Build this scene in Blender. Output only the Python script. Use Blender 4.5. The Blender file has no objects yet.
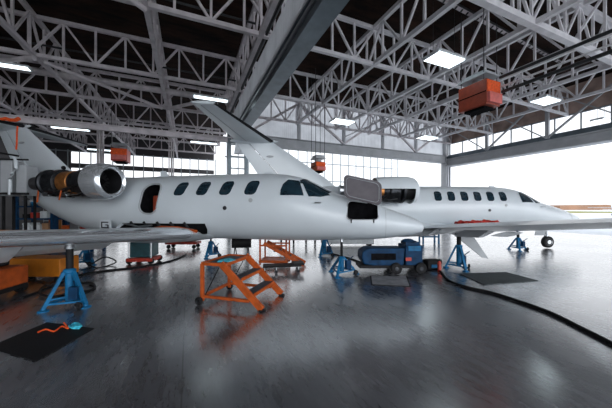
import bpy, bmesh, math, random
from math import sin, cos, pi, radians, sqrt, atan2, acos
from mathutils import Vector, Matrix
random.seed(7)
S = bpy.context.scene
COL = S.collection
F = 270.0; H = 1.6; HY = 208.0
UA = 23.6

def pt(px, py, D):
    return Vector(((px-306)/F*D, D, H-(py-HY)*D/F))
def fl(px, py):
    D = F*H/(py-HY); return Vector(((px-306)/F*D, D, 0))
CU, SU = cos(radians(UA)), sin(radians(UA))
def uv(u, v, z=0):
    return Vector((CU*u - SU*v, SU*u + CU*v, z))

# ------------------------------------------------------------------ materials
def newmat(name):
    m = bpy.data.materials.new(name); m.use_nodes = True
    nt = m.node_tree
    return m, nt, nt.nodes['Principled BSDF']
def mat(name, col, rough=.5, metal=0, var=.12, scale=3.0, bump=0, coat=0, spec=.5):
    m, nt, b = newmat(name)
    b.inputs['Roughness'].default_value = rough
    b.inputs['Metallic'].default_value = metal
    b.inputs['Coat Weight'].default_value = coat
    b.inputs['Specular IOR Level'].default_value = spec
    tc = nt.nodes.new('ShaderNodeTexCoord')
    n = nt.nodes.new('ShaderNodeTexNoise'); n.inputs['Scale'].default_value = scale
    n.inputs['Detail'].default_value = 5
    nt.links.new(tc.outputs['Object'], n.inputs['Vector'])
    r = nt.nodes.new('ShaderNodeValToRGB')
    r.color_ramp.elements[0].position = .3; r.color_ramp.elements[1].position = .7
    r.color_ramp.elements[0].color = (*[c*(1-var) for c in col], 1)
    r.color_ramp.elements[1].color = (*[min(1, c*(1+var)) for c in col], 1)
    nt.links.new(n.outputs['Fac'], r.inputs['Fac'])
    nt.links.new(r.outputs['Color'], b.inputs['Base Color'])
    if bump:
        bp = nt.nodes.new('ShaderNodeBump'); bp.inputs['Strength'].default_value = bump
        nt.links.new(n.outputs['Fac'], bp.inputs['Height']); nt.links.new(bp.outputs['Normal'], b.inputs['Normal'])
    return m
def emis(name, col, st):
    m, nt, b = newmat(name)
    b.inputs['Base Color'].default_value = (.8, .8, .8, 1)
    b.inputs['Emission Color'].default_value = (*col, 1)
    b.inputs['Emission Strength'].default_value = st
    return m

M = {}
M['jet'] = mat('jet_white_paint', (.585, .635, .67), .3, 0, .03, 1.5, coat=.25)
M['jetgrey'] = mat('jet_grey_primer', (.36, .38, .40), .5, 0, .08, 4)
M['chrome'] = mat('polished_metal', (.78, .82, .86), .22, .75, 0, 3)
M['alu'] = mat('brushed_metal', (.45, .47, .49), .35, 1, .1, 6)
M['boot'] = mat('black_boot_rubber', (.008, .008, .01), .6, spec=.2)
M['black'] = mat('black_rubber', (.008, .008, .009), .65, spec=.25)
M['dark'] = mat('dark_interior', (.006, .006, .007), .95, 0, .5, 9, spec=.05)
M['glass'] = mat('tinted_cabin_glass', (.012, .028, .04), .06, 0, .3, 5, spec=.7)
M['core'] = mat('engine_core_metal', (.03, .033, .038), .38, .7, .6, 14, bump=.4)
M['brass'] = mat('bronze_engine_case', (.42, .17, .05), .35, .7, .3, 10)
M['mauve'] = mat('door_inner_primer', (.15, .138, .152), .6, 0, .1, 8)
M['orange'] = mat('orange_paint', (.40, .072, .010), .55, 0, .25, 9, spec=.3)
M['orangefab'] = mat('orange_fabric', (.8, .1, .015), .8, 0, .2, 12)
M['redfab'] = mat('red_fabric', (.5, .02, .012), .8, 0, .25, 12)
M['red'] = mat('red_paint', (.4, .035, .02), .45, 0, .2, 9)
M['rust'] = mat('rust_red_heater_paint', (.30, .045, .018), .5, 0, .22, 5)
M['blue'] = mat('blue_jack_paint', (.004, .115, .26), .5, 0, .3, 9, spec=.3)
M['navy'] = mat('navy_cart_paint', (.003, .032, .085), .6, 0, .35, 7, spec=.2)
M['cyan'] = mat('cyan_rope', (.05, .5, .65), .7, 0, .3, 20)
M['yellow'] = mat('yellow_paint', (.50, .16, .01), .5, 0, .15, 6)
M['truss'] = mat('truss_paint', (.62, .57, .585), .6, 0, .2, 2.5)
M['trussw'] = mat('pale_truss_paint', (.82, .80, .82), .55, 0, .12, 2.5)
M['track'] = mat('door_track_steel', (.12, .15, .17), .35, .5, .2, 2.5)
M['girder'] = mat('girder_paint', (.42, .43, .45), .5, 0, .12, 1.5)
M['pipe'] = mat('black_pipe', (.02, .02, .022), .5)
M['tread'] = mat('step_tread_rubber', (.04, .055, .07), .75, 0, .3, 20)
M['concrete'] = mat('apron_concrete', (.5, .52, .54), .6, 0, .06, .4)
M['lightbody'] = mat('lamp_housing', (.7, .72, .74), .4)
M['tube'] = emis('lamp_tube', (.80, .95, 1), 3.5)
M['mullion'] = mat('window_mullion', (.28, .31, .33), .5)
M['cardboard'] = mat('cardboard', (.30, .17, .09), .8, 0, .2, 5)
M['paper'] = mat('pale_plastic', (.55, .58, .60), .5, 0, .2, 5)
M['earth'] = mat('dry_field', (.20, .11, .065), .9, 0, .2, .05)
M['grass'] = mat('yellow_green_grass', (.19, .18, .06), .9, 0, .2, .05)
M['text'] = mat('black_lettering', (.02, .02, .025), .5)
M['teal'] = mat('teal_cart_paint', (.02, .07, .085), .45, 0, .3, 6)

def deck_mat():
    m, nt, b = newmat('brown_roof_deck')
    tc = nt.nodes.new('ShaderNodeTexCoord'); mp = nt.nodes.new('ShaderNodeMapping')
    mp.inputs['Scale'].default_value = (.5, 1.6, 1)
    n = nt.nodes.new('ShaderNodeTexNoise'); n.inputs['Scale'].default_value = 1.2; n.inputs['Detail'].default_value = 8
    n.inputs['Roughness'].default_value = .7
    w = nt.nodes.new('ShaderNodeTexWave'); w.inputs['Scale'].default_value = 2.4; w.bands_direction = 'Y'
    r = nt.nodes.new('ShaderNodeValToRGB')
    r.color_ramp.elements[0].position = .35; r.color_ramp.elements[1].position = .72
    r.color_ramp.elements[0].color = (.004, .003, .003, 1); r.color_ramp.elements[1].color = (.05, .023, .014, 1)
    nt.links.new(tc.outputs['Object'], mp.inputs['Vector']); nt.links.new(mp.outputs['Vector'], n.inputs['Vector'])
    nt.links.new(tc.outputs['Object'], w.inputs['Vector'])
    nt.links.new(n.outputs['Fac'], r.inputs['Fac']); nt.links.new(r.outputs['Color'], b.inputs['Base Color'])
    bp = nt.nodes.new('ShaderNodeBump'); bp.inputs['Strength'].default_value = .5
    nt.links.new(w.outputs['Fac'], bp.inputs['Height']); nt.links.new(bp.outputs['Normal'], b.inputs['Normal'])
    b.inputs['Roughness'].default_value = .85; b.inputs['Specular IOR Level'].default_value = .15
    return m
M['deck'] = deck_mat()

def floor_mat():
    m, nt, b = newmat('sealed_concrete_floor')
    N = nt.nodes.new; L = nt.links.new
    tc = N('ShaderNodeTexCoord')
    n1 = N('ShaderNodeTexNoise'); n1.inputs['Scale'].default_value = .55; n1.inputs['Detail'].default_value = 7; n1.inputs['Roughness'].default_value = .6
    n2 = N('ShaderNodeTexNoise'); n2.inputs['Scale'].default_value = 5; n2.inputs['Detail'].default_value = 9; n2.inputs['Roughness'].default_value = .7
    mp = N('ShaderNodeMapping'); mp.inputs['Scale'].default_value = (2.2, .5, 1); mp.inputs['Rotation'].default_value = (0, 0, .5)
    L(tc.outputs['Object'], n1.inputs['Vector']); L(tc.outputs['Object'], mp.inputs['Vector']); L(mp.outputs['Vector'], n2.inputs['Vector'])
    mx = N('ShaderNodeMix'); mx.inputs[0].default_value = .5
    L(n1.outputs['Fac'], mx.inputs[2]); L(n2.outputs['Fac'], mx.inputs[3])
    r = N('ShaderNodeValToRGB'); r.color_ramp.elements[0].position = .33; r.color_ramp.elements[1].position = .68
    r.color_ramp.elements[0].color = (.018, .018, .023, 1); r.color_ramp.elements[1].color = (.11, .115, .13, 1)
    L(mx.outputs[0], r.inputs['Fac'])
    # small dark spots
    v = N('ShaderNodeTexVoronoi'); v.inputs['Scale'].default_value = 3.2
    L(tc.outputs['Object'], v.inputs['Vector'])
    sp = N('ShaderNodeMath'); sp.operation = 'LESS_THAN'; sp.inputs[1].default_value = .055
    L(v.outputs['Distance'], sp.inputs[0])
    # joints
    sx = N('ShaderNodeSeparateXYZ'); L(tc.outputs['Object'], sx.inputs[0])
    last = None
    def line(out, c, w):
        nonlocal last
        a = N('ShaderNodeMath'); a.operation = 'SUBTRACT'; a.inputs[1].default_value = c; L(out, a.inputs[0])
        q = N('ShaderNodeMath'); q.operation = 'ABSOLUTE'; L(a.outputs[0], q.inputs[0])
        l = N('ShaderNodeMath'); l.operation = 'LESS_THAN'; l.inputs[1].default_value = w; L(q.outputs[0], l.inputs[0])
        if last is None: last = l
        else:
            mm = N('ShaderNodeMath'); mm.operation = 'MAXIMUM'; L(last.outputs[0], mm.inputs[0]); L(l.outputs[0], mm.inputs[1]); last = mm
    line(sx.outputs[0], -.05, .007); line(sx.outputs[0], 2.8, .005); line(sx.outputs[0], 11.6, .035)
    line(sx.outputs[1], 1.3, .006); line(sx.outputs[1], 12.5, .02)
    mk = N('ShaderNodeMath'); mk.operation = 'MAXIMUM'; L(last.outputs[0], mk.inputs[0])
    s2 = N('ShaderNodeMath'); s2.operation = 'MULTIPLY'; s2.inputs[1].default_value = .6; L(sp.outputs[0], s2.inputs[0]); L(s2.outputs[0], mk.inputs[1])
    m2 = N('ShaderNodeMix'); m2.data_type = 'RGBA'; L(mk.outputs[0], m2.inputs[0]); L(r.outputs['Color'], m2.inputs[6]); m2.inputs[7].default_value = (.01, .01, .012, 1)
    L(m2.outputs[2], b.inputs['Base Color'])
    rr = N('ShaderNodeMapRange'); rr.inputs[1].default_value = .3; rr.inputs[2].default_value = .7; rr.inputs[3].default_value = .18; rr.inputs[4].default_value = .38
    L(mx.outputs[0], rr.inputs[0]); L(rr.outputs[0], b.inputs['Roughness'])
    b.inputs['IOR'].default_value = 1.8; b.inputs['Coat Weight'].default_value = 1; b.inputs['Coat IOR'].default_value = 3.0; b.inputs['Coat Roughness'].default_value = .19
    return m
M['floor'] = floor_mat()

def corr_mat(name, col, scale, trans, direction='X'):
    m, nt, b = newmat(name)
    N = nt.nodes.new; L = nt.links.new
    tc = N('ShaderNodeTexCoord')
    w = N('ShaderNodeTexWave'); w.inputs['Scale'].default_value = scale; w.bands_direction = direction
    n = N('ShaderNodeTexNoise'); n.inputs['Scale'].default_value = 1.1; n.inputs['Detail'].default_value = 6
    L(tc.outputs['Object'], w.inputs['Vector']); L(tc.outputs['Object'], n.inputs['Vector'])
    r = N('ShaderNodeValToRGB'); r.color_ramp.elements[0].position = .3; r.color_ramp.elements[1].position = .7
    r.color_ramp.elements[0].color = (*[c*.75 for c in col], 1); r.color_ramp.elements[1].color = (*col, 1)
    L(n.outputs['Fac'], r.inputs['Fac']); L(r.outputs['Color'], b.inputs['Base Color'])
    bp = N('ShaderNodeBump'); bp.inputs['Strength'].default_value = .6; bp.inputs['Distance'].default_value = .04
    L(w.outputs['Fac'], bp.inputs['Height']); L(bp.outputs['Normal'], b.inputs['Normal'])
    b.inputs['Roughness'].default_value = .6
    if trans:
        t = N('ShaderNodeBsdfTranslucent'); L(r.outputs['Color'], t.inputs['Color'])
        x = N('ShaderNodeMixShader'); x.inputs[0].default_value = trans
        L(b.outputs[0], x.inputs[1]); L(t.outputs[0], x.inputs[2])
        L(x.outputs[0], nt.nodes['Material Output'].inputs['Surface'])
    return m
M['corr'] = corr_mat('corrugated_translucent_sheet', (.85, .86, .88), 2.2, .6)
M['curtain'] = corr_mat('pale_ribbed_panel', (.88, .89, .91), 2.0, .5, 'Y')
M['brownwall'] = mat('brown_fascia_boards', (.46, .33, .28), .8, 0, .35, 1.2)
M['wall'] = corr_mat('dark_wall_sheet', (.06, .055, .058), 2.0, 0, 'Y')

# ------------------------------------------------------------------ mesh helpers
class MB:
    def __init__(s): s.v = []; s.f = []
    def add(s, vs, fs):
        n = len(s.v); s.v += [Vector(p) for p in vs]; s.f += [[i+n for i in f] for f in fs]; return s
    def box(s, c, d, R=None):
        hx, hy, hz = d[0]/2, d[1]/2, d[2]/2
        vs = [Vector((x, y, z)) for x in (-hx, hx) for y in (-hy, hy) for z in (-hz, hz)]
        if R is not None: vs = [R @ p for p in vs]
        c = Vector(c)
        return s.add([p+c for p in vs], [(0, 1, 3, 2), (4, 6, 7, 5), (0, 4, 5, 1), (2, 3, 7, 6), (0, 2, 6, 4), (1, 5, 7, 3)])
    def bar(s, a, b, w, h=None, up=(0, 0, 1)):
        a, b = Vector(a), Vector(b); d = b-a; L = d.length; h = h or w
        x = d.normalized(); u = Vector(up)
        if abs(x.dot(u)) > .95: u = Vector((1, 0, 0)) if abs(x.x) < .9 else Vector((0, 1, 0))
        y = u.cross(x).normalized(); z = x.cross(y)
        R = Matrix((x, y, z)).transposed()
        return s.box((a+b)/2, (L, w, h), R)
    def tube(s, a, b, r, r2=None, n=12, cap=True):
        a, b = Vector(a), Vector(b); x = (b-a).normalized()
        u = Vector((0, 0, 1)) if abs(x.z) < .9 else Vector((1, 0, 0))
        y = u.cross(x).normalized(); z = x.cross(y); r2 = r if r2 is None else r2
        vs = []
        for p, q in ((a, r), (b, r2)):
            vs += [p + (y*cos(2*pi*i/n) + z*sin(2*pi*i/n))*q for i in range(n)]
        fs = [(i, (i+1) % n, n+(i+1) % n, n+i) for i in range(n)]
        if cap: fs += [tuple(range(n))[::-1], tuple(range(n, 2*n))]
        return s.add(vs, fs)
    def path(s, pts, r, n=8):
        pts = [Vector(p) for p in pts]; rings = []
        for i, p in enumerate(pts):
            d = (pts[min(i+1, len(pts)-1)] - pts[max(i-1, 0)]).normalized()
            u = Vector((0, 0, 1)) if abs(d.z) < .9 else Vector((1, 0, 0))
            y = u.cross(d).normalized(); z = d.cross(y)
            rings.append([p + (y*cos(2*pi*k/n)+z*sin(2*pi*k/n))*r for k in range(n)])
        return s.loft(rings)
    def loft(s, rings, cap=True):
        n = len(rings[0]); vs = [p for r in rings for p in r]; fs = []
        for i in range(len(rings)-1):
            for k in range(n):
                fs.append((i*n+k, i*n+(k+1) % n, (i+1)*n+(k+1) % n, (i+1)*n+k))
        if cap: fs += [tuple(range(n))[::-1], tuple(range((len(rings)-1)*n, len(rings)*n))]
        return s.add(vs, fs)
    def lathe(s, prof, c=(0, 0, 0), axis='X', n=28, cap=False):
        c = Vector(c); rings = []
        for t, r in prof:
            ring = []
            for k in range(n):
                a = 2*pi*k/n
                if axis == 'X': p = Vector((t, r*cos(a), r*sin(a)))
                elif axis == 'Y': p = Vector((r*cos(a), t, r*sin(a)))
                else: p = Vector((r*cos(a), r*sin(a), t))
                ring.append(c+p)
            rings.append(ring)
        return s.loft(rings, cap)
    def sphere(s, c, r, n=12, m=8, sc=(1, 1, 1)):
        prof = [(-r*cos(pi*i/m), max(1e-4, r*sin(pi*i/m))) for i in range(m+1)]
        k = len(s.v); s.lathe(prof, (0, 0, 0), 'Z', n, True)
        for i in range(k, len(s.v)):
            p = s.v[i]; s.v[i] = Vector((p.x*sc[0], p.y*sc[1], p.z*sc[2])) + Vector(c)
        return s
    def prism(s, poly, z0, z1):
        n = len(poly); vs = [(x, y, z0) for x, y in poly] + [(x, y, z1) for x, y in poly]
        fs = [(i, (i+1) % n, n+(i+1) % n, n+i) for i in range(n)] + [tuple(range(n))[::-1], tuple(range(n, 2*n))]
        return s.add(vs, fs)
    def build(s, name, m, parent=None, bevel=0, smooth=False, loc=None, rz=0, sub=0, fix=True):
        me = bpy.data.meshes.new(name); me.from_pydata([tuple(p) for p in s.v], [], s.f)
        bm = bmesh.new(); bm.from_mesh(me)
        if fix: bmesh.ops.recalc_face_normals(bm, faces=bm.faces)
        for f in bm.faces: f.smooth = smooth
        if smooth:
            for e in bm.edges:
                if len(e.link_faces) == 2 and e.calc_face_angle(0) > radians(38): e.smooth = False
        bm.to_mesh(me); bm.free()
        me.materials.append(M[m] if isinstance(m, str) else m)
        o = bpy.data.objects.new(name, me); COL.objects.link(o)
        if parent: o.parent = parent
        if loc is not None: o.location = loc
        o.rotation_euler.z = rz
        if bevel:
            b = o.modifiers.new('bevel', 'BEVEL'); b.width = bevel; b.segments = 2; b.limit_method = 'ANGLE'
        return o
def tag(o, label=None, cat=None, group=None, kind=None):
    for k, v in (('label', label), ('category', cat), ('group', group), ('kind', kind)):
        if v: o[k] = v
    return o
def thing(name, label, cat, loc=(0, 0, 0), rz=0, group=None):
    o = bpy.data.objects.new(name, None); COL.objects.link(o); o.location = loc; o.rotation_euler.z = rz
    o.empty_display_size = .2
    return tag(o, label, cat, group)
def struct(o): o['kind'] = 'structure'; return o
def inst(src, parent=None):
    c = src.copy(); COL.objects.link(c)
    if parent: c.parent = parent
    return c
def copytree(src, parent=None):
    c = src.copy(); COL.objects.link(c)
    if parent: c.parent = parent
    for ch in list(src.children): copytree(ch, c)
    return c

# ------------------------------------------------------------------ setting
RZ = radians(UA)
ZL, ZU, ZD = 7.6, 9.1, 9.45
U0, U1, V0, V1, VF = -13.5, 22.5, -12.0, 18.1, 36.0
struct(MB().box(((U0+U1)/2, (V0+VF)/2, -.05), (U1-U0, VF-V0, .1)).build('floor', 'floor', rz=RZ))
struct(MB().box((60, 60, -.14), (420, 420, .1)).build('floor_apron', 'concrete', rz=0))
struct(MB().box(((U0+3)/2, (V0+VF)/2, ZD+.1), (3-U0+1, VF-V0, .2)).box(((3+U1)/2+.5, (V0+V1)/2, ZD+.1), (U1-3, V1-V0+.4, .2)).build('ceiling', 'deck', rz=RZ))
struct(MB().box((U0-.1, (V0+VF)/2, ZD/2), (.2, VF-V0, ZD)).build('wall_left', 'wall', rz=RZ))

# right wall: fascia above windows, header beam, open door below
struct(MB().box((U1+.15, (V0+V1)/2, (H+6.0+ZD)/2), (.2, V1-V0, ZD-H-6.0)).build('wall_right', 'brownwall', rz=RZ))
hb = MB(); hb.box((U1, (V0+V1)/2, 5.85), (.45, V1-V0, .5)); hb.box((U1-.1, (V0+V1)/2, 5.52), (.8, V1-V0, .12)); hb.box((U1-.05, (V0+V1)/2, 6.14), (.6, V1-V0, .09))
struct(hb.build('trim_1', 'girder', rz=RZ))
struct(MB().box((U1-.12, (V0+V1)/2, 6.36), (.1, V1-V0, .33)).build('trim_2', 'track', rz=RZ))
w = MB()
for i in range(17):
    v = V1-.2-i*1.33
    w.box((U1+.05, v, 6.9), (.07, .07, 1.45))
w.box((U1+.05, (V0+V1)/2, 7.6), (.08, V1-V0, .08))
struct(w.build('window_1', 'mullion', rz=RZ))

# back wall over the girder
struct(MB().add([(3.1, V1+.15, 6.5), (U1-.1, V1+.15, 6.5), (U1-.1, V1+.15, ZD), (3.1, V1+.15, ZD)], [(0, 1, 2, 3)]).build('wall_back', 'corr', rz=RZ))
# glazed screen beyond the girder
g = MB()
for i in range(21): g.box((3.2+i*.98, 25.0, 3.9), (.07, .07, 7.8))
for z in (.05, 1.2, 4.4, 6.2, 7.8): g.box((12.8, 25.0, z), (19.6, .08, .09))
struct(g.build('window_2', 'mullion', rz=RZ))
# far wall left bay : glazing and lintel
g = MB()
for i in range(18): g.box((U0+i*.98, VF-.1, 3.95), (.09, .09, 7.6))
for z in (.3, 2.9, 5.0, 7.6): g.box(((U0+3)/2, VF-.1, z), (3-U0, .1, .1))
struct(g.build('window_3', 'mullion', rz=RZ))
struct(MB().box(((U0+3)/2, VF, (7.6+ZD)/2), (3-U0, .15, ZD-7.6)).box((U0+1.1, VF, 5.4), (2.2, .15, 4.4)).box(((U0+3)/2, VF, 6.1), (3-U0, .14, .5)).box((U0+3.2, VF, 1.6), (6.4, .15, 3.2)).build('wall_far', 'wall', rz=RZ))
# curtain panel between bays (over the door track)
struct(MB().add([(2.58, V0, 6.5), (2.58, V1-.3, 6.5), (2.58, V1-.3, 7.5), (2.58, V0, 7.5)], [(0, 1, 2, 3)]).build('wall_divider', 'curtain', rz=RZ))

# ------------------------------------------------------------------ trusses
r_ch = .15
post_me = MB().tube((0, 0, ZL), (0, 0, ZU), .04, n=6)
ORD = ['nearest', 'second', 'third', 'fourth', 'fifth', 'sixth', 'seventh', 'eighth', 'ninth', 'tenth']
def make_truss(label, along, c, a0, a1, nodes, group, m='truss', ch=.07, br=.038, big=False):
    """along 'u' or 'v'; c is the fixed coordinate; nodes = list of panel points"""
    mid = (a0+a1)/2
    loc = uv(mid, c) if along == 'u' else uv(c, mid)
    t = thing('roof_truss', label, 'truss', loc, RZ if along == 'u' else RZ+pi/2, group)
    L = a1-a0
    MB().box((0, 0, ZL), (L, 2*ch, 2*ch)).build('bottom_chord', m, t)
    MB().box((0, 0, ZU), (L, 2*ch, 2*ch)).build('top_chord', m, t)
    pm = None; d1 = {}
    ns = nodes
    for i, q in enumerate(ns):
        if pm is None:
            pm = MB().box((0, 0, (ZL+ZU)/2), (2*br, 2*br, ZU-ZL)).build('vertical_post', m, t); o = pm
        else: o = inst(pm, t)
        o.location = (q-mid, 0, 0)
        if i+1 < len(ns):
            w = round(ns[i+1]-q, 3); up = i % 2
            if (w, up) not in d1:
                z0, z1 = (ZL, ZU) if up else (ZU, ZL)
                d1[(w, up)] = o = MB().bar((0, 0, z0), (w, 0, z1), 2*br, 2*br).build('diagonal_brace', m, t)
            else: o = inst(d1[(w, up)], t)
            o.location = (q-mid, 0, 0)
    return t
def steps(a, b, n): return [a+(b-a)*i/n for i in range(n+1)]
# trusses that recede (direction A)
for i, (u, nm) in enumerate([(-9.9, 'far left'), (-5.5, 'left'), (-1.15, 'centre left')]):
    make_truss('long roof truss running away from the camera over the %s of the left bay' % nm, 'v', u, .3, VF-.3, steps(.3, VF-.3, 32), 'long trusses of the left bay', 'truss', .075)
make_truss('long roof truss beside the pale panel above the door track', 'v', 2.3, .3, V1-.2, steps(.3, V1-.2, 16), None, 'truss', .08)
for i, u in enumerate([7.1, 10.3, 13.35, 16.4, 19.45]):
    make_truss('%s long roof truss to the right of the door track, running away from the camera' % ['first', 'second', 'third', 'fourth', 'fifth'][i], 'v', u, .3, V1-.1, steps(.3, V1-.1, 17), 'long trusses of the right bay', 'trussw', .075)
# cross trusses (direction B)
for i, v in enumerate([5.1, 9.2, 13.9, 17.6]):
    make_truss('%s cross roof truss of the right bay counted from the camera' % ['first', 'second', 'third', 'fourth'][i], 'u', v, 3.1, U1-.1, steps(3.1, U1-.1, 19), 'cross trusses of the right bay', 'trussw' if i < 3 else 'truss', .07 if i else .1)
for i, v in enumerate([9.2, 13.95, 18.2, 22.6, 27.0, 31.4]):
    make_truss('%s cross roof truss of the left bay counted from the camera' % ['first', 'second', 'third', 'fourth', 'fifth', 'sixth'][i], 'u', v, U0+.1, 2.8, steps(-13.1+.35*0, 2.8, 15), 'cross trusses of the left bay', 'truss', .07)

# big bracing in front of back wall and right wall
bt = thing('wall_bracing', 'large diagonal steel bracing in front of the pale corrugated back wall', 'bracing', uv(12.8, V1-.35), RZ)
for u in (3.5, 7.2, 10.9, 14.6, 18.2, 21.9): MB().box((u-12.8, 0, 7.8), (.22, .16, 2.7)).build('vertical_post', 'girder', bt)
for a, b in (((7.2, 9.0), (10.9, 6.5)), ((10.9, 6.5), (14.6, 9.0)), ((14.6, 9.0), (18.2, 6.5)), ((18.2, 6.5), (21.9, 9.0)), ((3.5, 6.5), (7.2, 9.0))):
    MB().bar((a[0]-12.8, 0, a[1]), (b[0]-12.8, 0, b[1]), .14, .14).build('diagonal_brace', 'truss', bt)
bt = thing('wall_bracing', 'large diagonal steel bracing in front of the window strip over the open door', 'bracing', uv(U1-.45, 10), RZ+pi/2)
for v in (2.1, 6.1, 10.1, 14.1): MB().box((v-10, 0, 7.6), (.2, .16, 2.7)).build('vertical_post', 'girder', bt)
for v in (2.1, 6.1, 10.1, 14.1):
    MB().bar((v-10, 0, 6.3), (v-10-3.4, 0, 8.9), .11, .11).build('diagonal_brace', 'girder', bt)
    MB().bar((v-10+.1, 0, 6.3), (min(v-10+3.4, 7.9), 0, 8.9), .07, .07).build('diagonal_brace', 'girder', bt)

# door track beam
tr = thing('door_track_beam', 'dark steel door track beam crossing the top of the frame from the camera to the far column', 'beam', uv(2.75, (V0+V1)/2), RZ+pi/2)
L = V1-V0
MB().box((0, 0, 6.2), (L, .22, .65)).build('web', 'track', tr)
MB().box((0, 0, 5.86), (L, .5, .1)).build('bottom_flange', 'track', tr)
MB().box((0, 0, 6.52), (L, .3, .08)).build('top_flange', 'track', tr)
MB().tube((-L/2, .2, 6.2), (L/2, .2, 6.2), .045).build('guide_rail', 'alu', tr)
MB().tube((-L/2, -.18, 6.3), (L/2, -.18, 6.3), .05).build('guide_rail', 'track', tr)
MB().tube((-L/2, .25, 7.62), (L/2, .25, 7.62), .05).build('conduit', 'pipe', tr)
MB().tube((-L/2, .25, 7.82), (L/2, .25, 7.82), .035).build('conduit', 'pipe', tr)
# girder across back
gd = thing('plate_girder', 'long pale plate girder spanning between the two columns behind the jets', 'girder', uv(12.7, V1), RZ)
MB().box((.1, 0, 6.15), (19.0, .2, .62)).build('web', 'girder', gd)
MB().box((0, 0, 6.48), (19.4, .5, .07)).build('top_flange', 'girder', gd)
MB().box((0, 0, 5.83), (19.4, .5, .07)).build('bottom_flange', 'girder', gd)
gd = thing('plate_girder', 'pale steel beam crossing the left bay above the jet tail', 'girder', uv(-5.3, V1), RZ)
MB().box((0, 0, 6.0), (16.0, .2, .26)).build('web', 'truss', gd)
MB().box((0, 0, 6.15), (16.0, .4, .06)).build('top_flange', 'truss', gd)
# columns
def column(u, v, z1, w, label, m='girder'):
    t = thing('steel_column', label, 'column', uv(u, v), RZ)
    MB().box((0, 0, z1/2), (w*.25, w, z1)).build('web', m, t)
    for s in (-1, 1): MB().box((s*w/2, 0, z1/2), (.06, w, z1)).build('flange', m, t)
    MB().box((0, 0, .02), (w*1.8, w*1.8, .04)).build('base_plate', m, t)
column(U1-.1, V1+.05, 9.3, .55, 'tall grey corner column where the open door meets the back wall')
t = thing('steel_column', 'laced dark column under the far end of the door track', 'column', uv(3.0, V1), RZ)
for s in (-1, 1): MB().box((s*.55, 0, 4.1), (.22, .3, 8.2)).build('flange', 'track', t)
for k in range(10): MB().bar((-.5, 0, .3+k*.78), (.5, 0, .3+k*.78), .07, .07).build('lacing_bar', 'track', t)
for i, u in enumerate((-5.5, -1.15)):
    column(u, 22.6, 7.5, .3, 'pale thin column in the far left bay, %s of the two' % ['left', 'right'][i], 'truss')

# horizontal struts in left bay & long duct
def strut(a, b, z, r, label, name='bracing_tube', m='truss', cat='tube'):
    A, B = uv(*a), uv(*b); A.z = B.z = z
    mid = (A+B)/2
    o = MB().tube(A-mid, B-mid, r, n=10).build(name, m, loc=mid, smooth=True)
    tag(o, label, cat); return o
strut((U0+.2, 16.5), (2.1, 16.5), 7.95, .16, 'thick grey duct crossing the left bay between two cross trusses', 'duct', 'truss', 'duct')
strut((-5.5, 13.9), (-12.5, 18.0), 7.45, .1, 'pale diagonal wind brace at the far left under the roof')
strut((-1.15, 9.2), (-5.5, 5.1), 7.45, .08, 'pale diagonal wind brace above the top left corner')
strut((-5.3, 14.1), (-1.4, 17.9), 7.45, .08, 'pale diagonal wind brace beside the fin of the nearer jet')
strut((2.0, 14.4), (-1.15, 17.9), 7.45, .09, 'pale diagonal wind brace above the tail of the farther jet')
strut((U0+.3, 9.8), (2.6, 9.8), 8.35, .04, 'thin black sprinkler pipe along the first cross truss of the left bay', 'sprinkler_pipe', 'pipe', 'pipe')
strut((U0+.3, 14.4), (2.6, 14.4), 8.25, .04, 'thin black sprinkler pipe along the second cross truss of the left bay', 'sprinkler_pipe', 'pipe', 'pipe')
strut((10.85, -3), (10.85, 6.45), 6.55, .055, 'upper black gas pipe leading to the hanging heater', 'gas_pipe', 'pipe', 'pipe')
strut((10.9, -3), (10.9, 6.4), 6.0, .06, 'lower black gas pipe leading to the hanging heater', 'gas_pipe', 'pipe', 'pipe')
strut((10.9, -3), (10.9, 6.45), 6.2, .035, 'pale pipe between the two black pipes of the heater', 'gas_pipe', 'trussw', 'pipe')
strut((10.4, 7.8), (10.4, 17), 6.75, .03, 'thin pale pipe leading from the heater to the back wall', 'gas_pipe', 'trussw', 'pipe')

# crane / conveyor chain track (dotted) over right bay
ct = thing('cable_tray', 'perforated cable tray slanting across the right bay roof', 'tray', (0, 0, 0))
a = pt(428, -8, 9.5); b = pt(560, 62, 14.5)
MB().bar(a, b, .16, .03).build('tray_bed', 'truss', ct)
MB().bar(a+Vector((0, .1, .03)), b+Vector((0, .1, .03)), .02, .09).bar(a-Vector((0, .1, -.03)), b-Vector((0, .1, -.03)), .02, .09).build('side_rail', 'pipe', ct)
n = 30; mb = MB()
for i in range(n):
    p = a.lerp(b, (i+.5)/n); mb.box(p+Vector((0, 0, -.03)), (.06, .12, .03))
mb.build('rung_strip', 'pipe', ct)

# ------------------------------------------------------------------ ceiling lamps
def lamp(px, py, dz, length, label, rz=RZ, wide=.5):
    D = F*dz/(HY-py); p = pt(px, py, D)
    t = thing('ceiling_light', label, 'ceiling light', p, rz, 'fluorescent ceiling lights')
    MB().box((0, 0, .06), (length, wide, .08)).box((-length/2, 0, .02), (.03, wide, .1)).box((length/2, 0, .02), (.03, wide, .1)).build('housing', 'lightbody', t)
    k = 2 if wide > .3 else 1
    for j in range(k):
        y = 0 if k == 1 else (-wide*.24 if j == 0 else wide*.24)
        MB().box((0, y, .0), (length*.96, wide*(.42 if k == 2 else .8), .05)).build('tube_cover', 'tube', t)
    for s in (-1, 1):
        MB().tube((s*length*.4, 0, .1), (s*length*.4, 0, ZD-p.z), .008, n=6).build('hanger', 'pipe', t)
lamp(8, 66, 5.7, 1.35, 'bright ceiling light at the left edge of the photo', wide=.3)
lamp(211, 99, 5.7, 1.7, 'bright ceiling light just above the tailplane tip of the farther jet', wide=.3)
lamp(71, 129, 5.7, 2.2, 'long ceiling light above the fin of the nearer jet', wide=.3)
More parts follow.
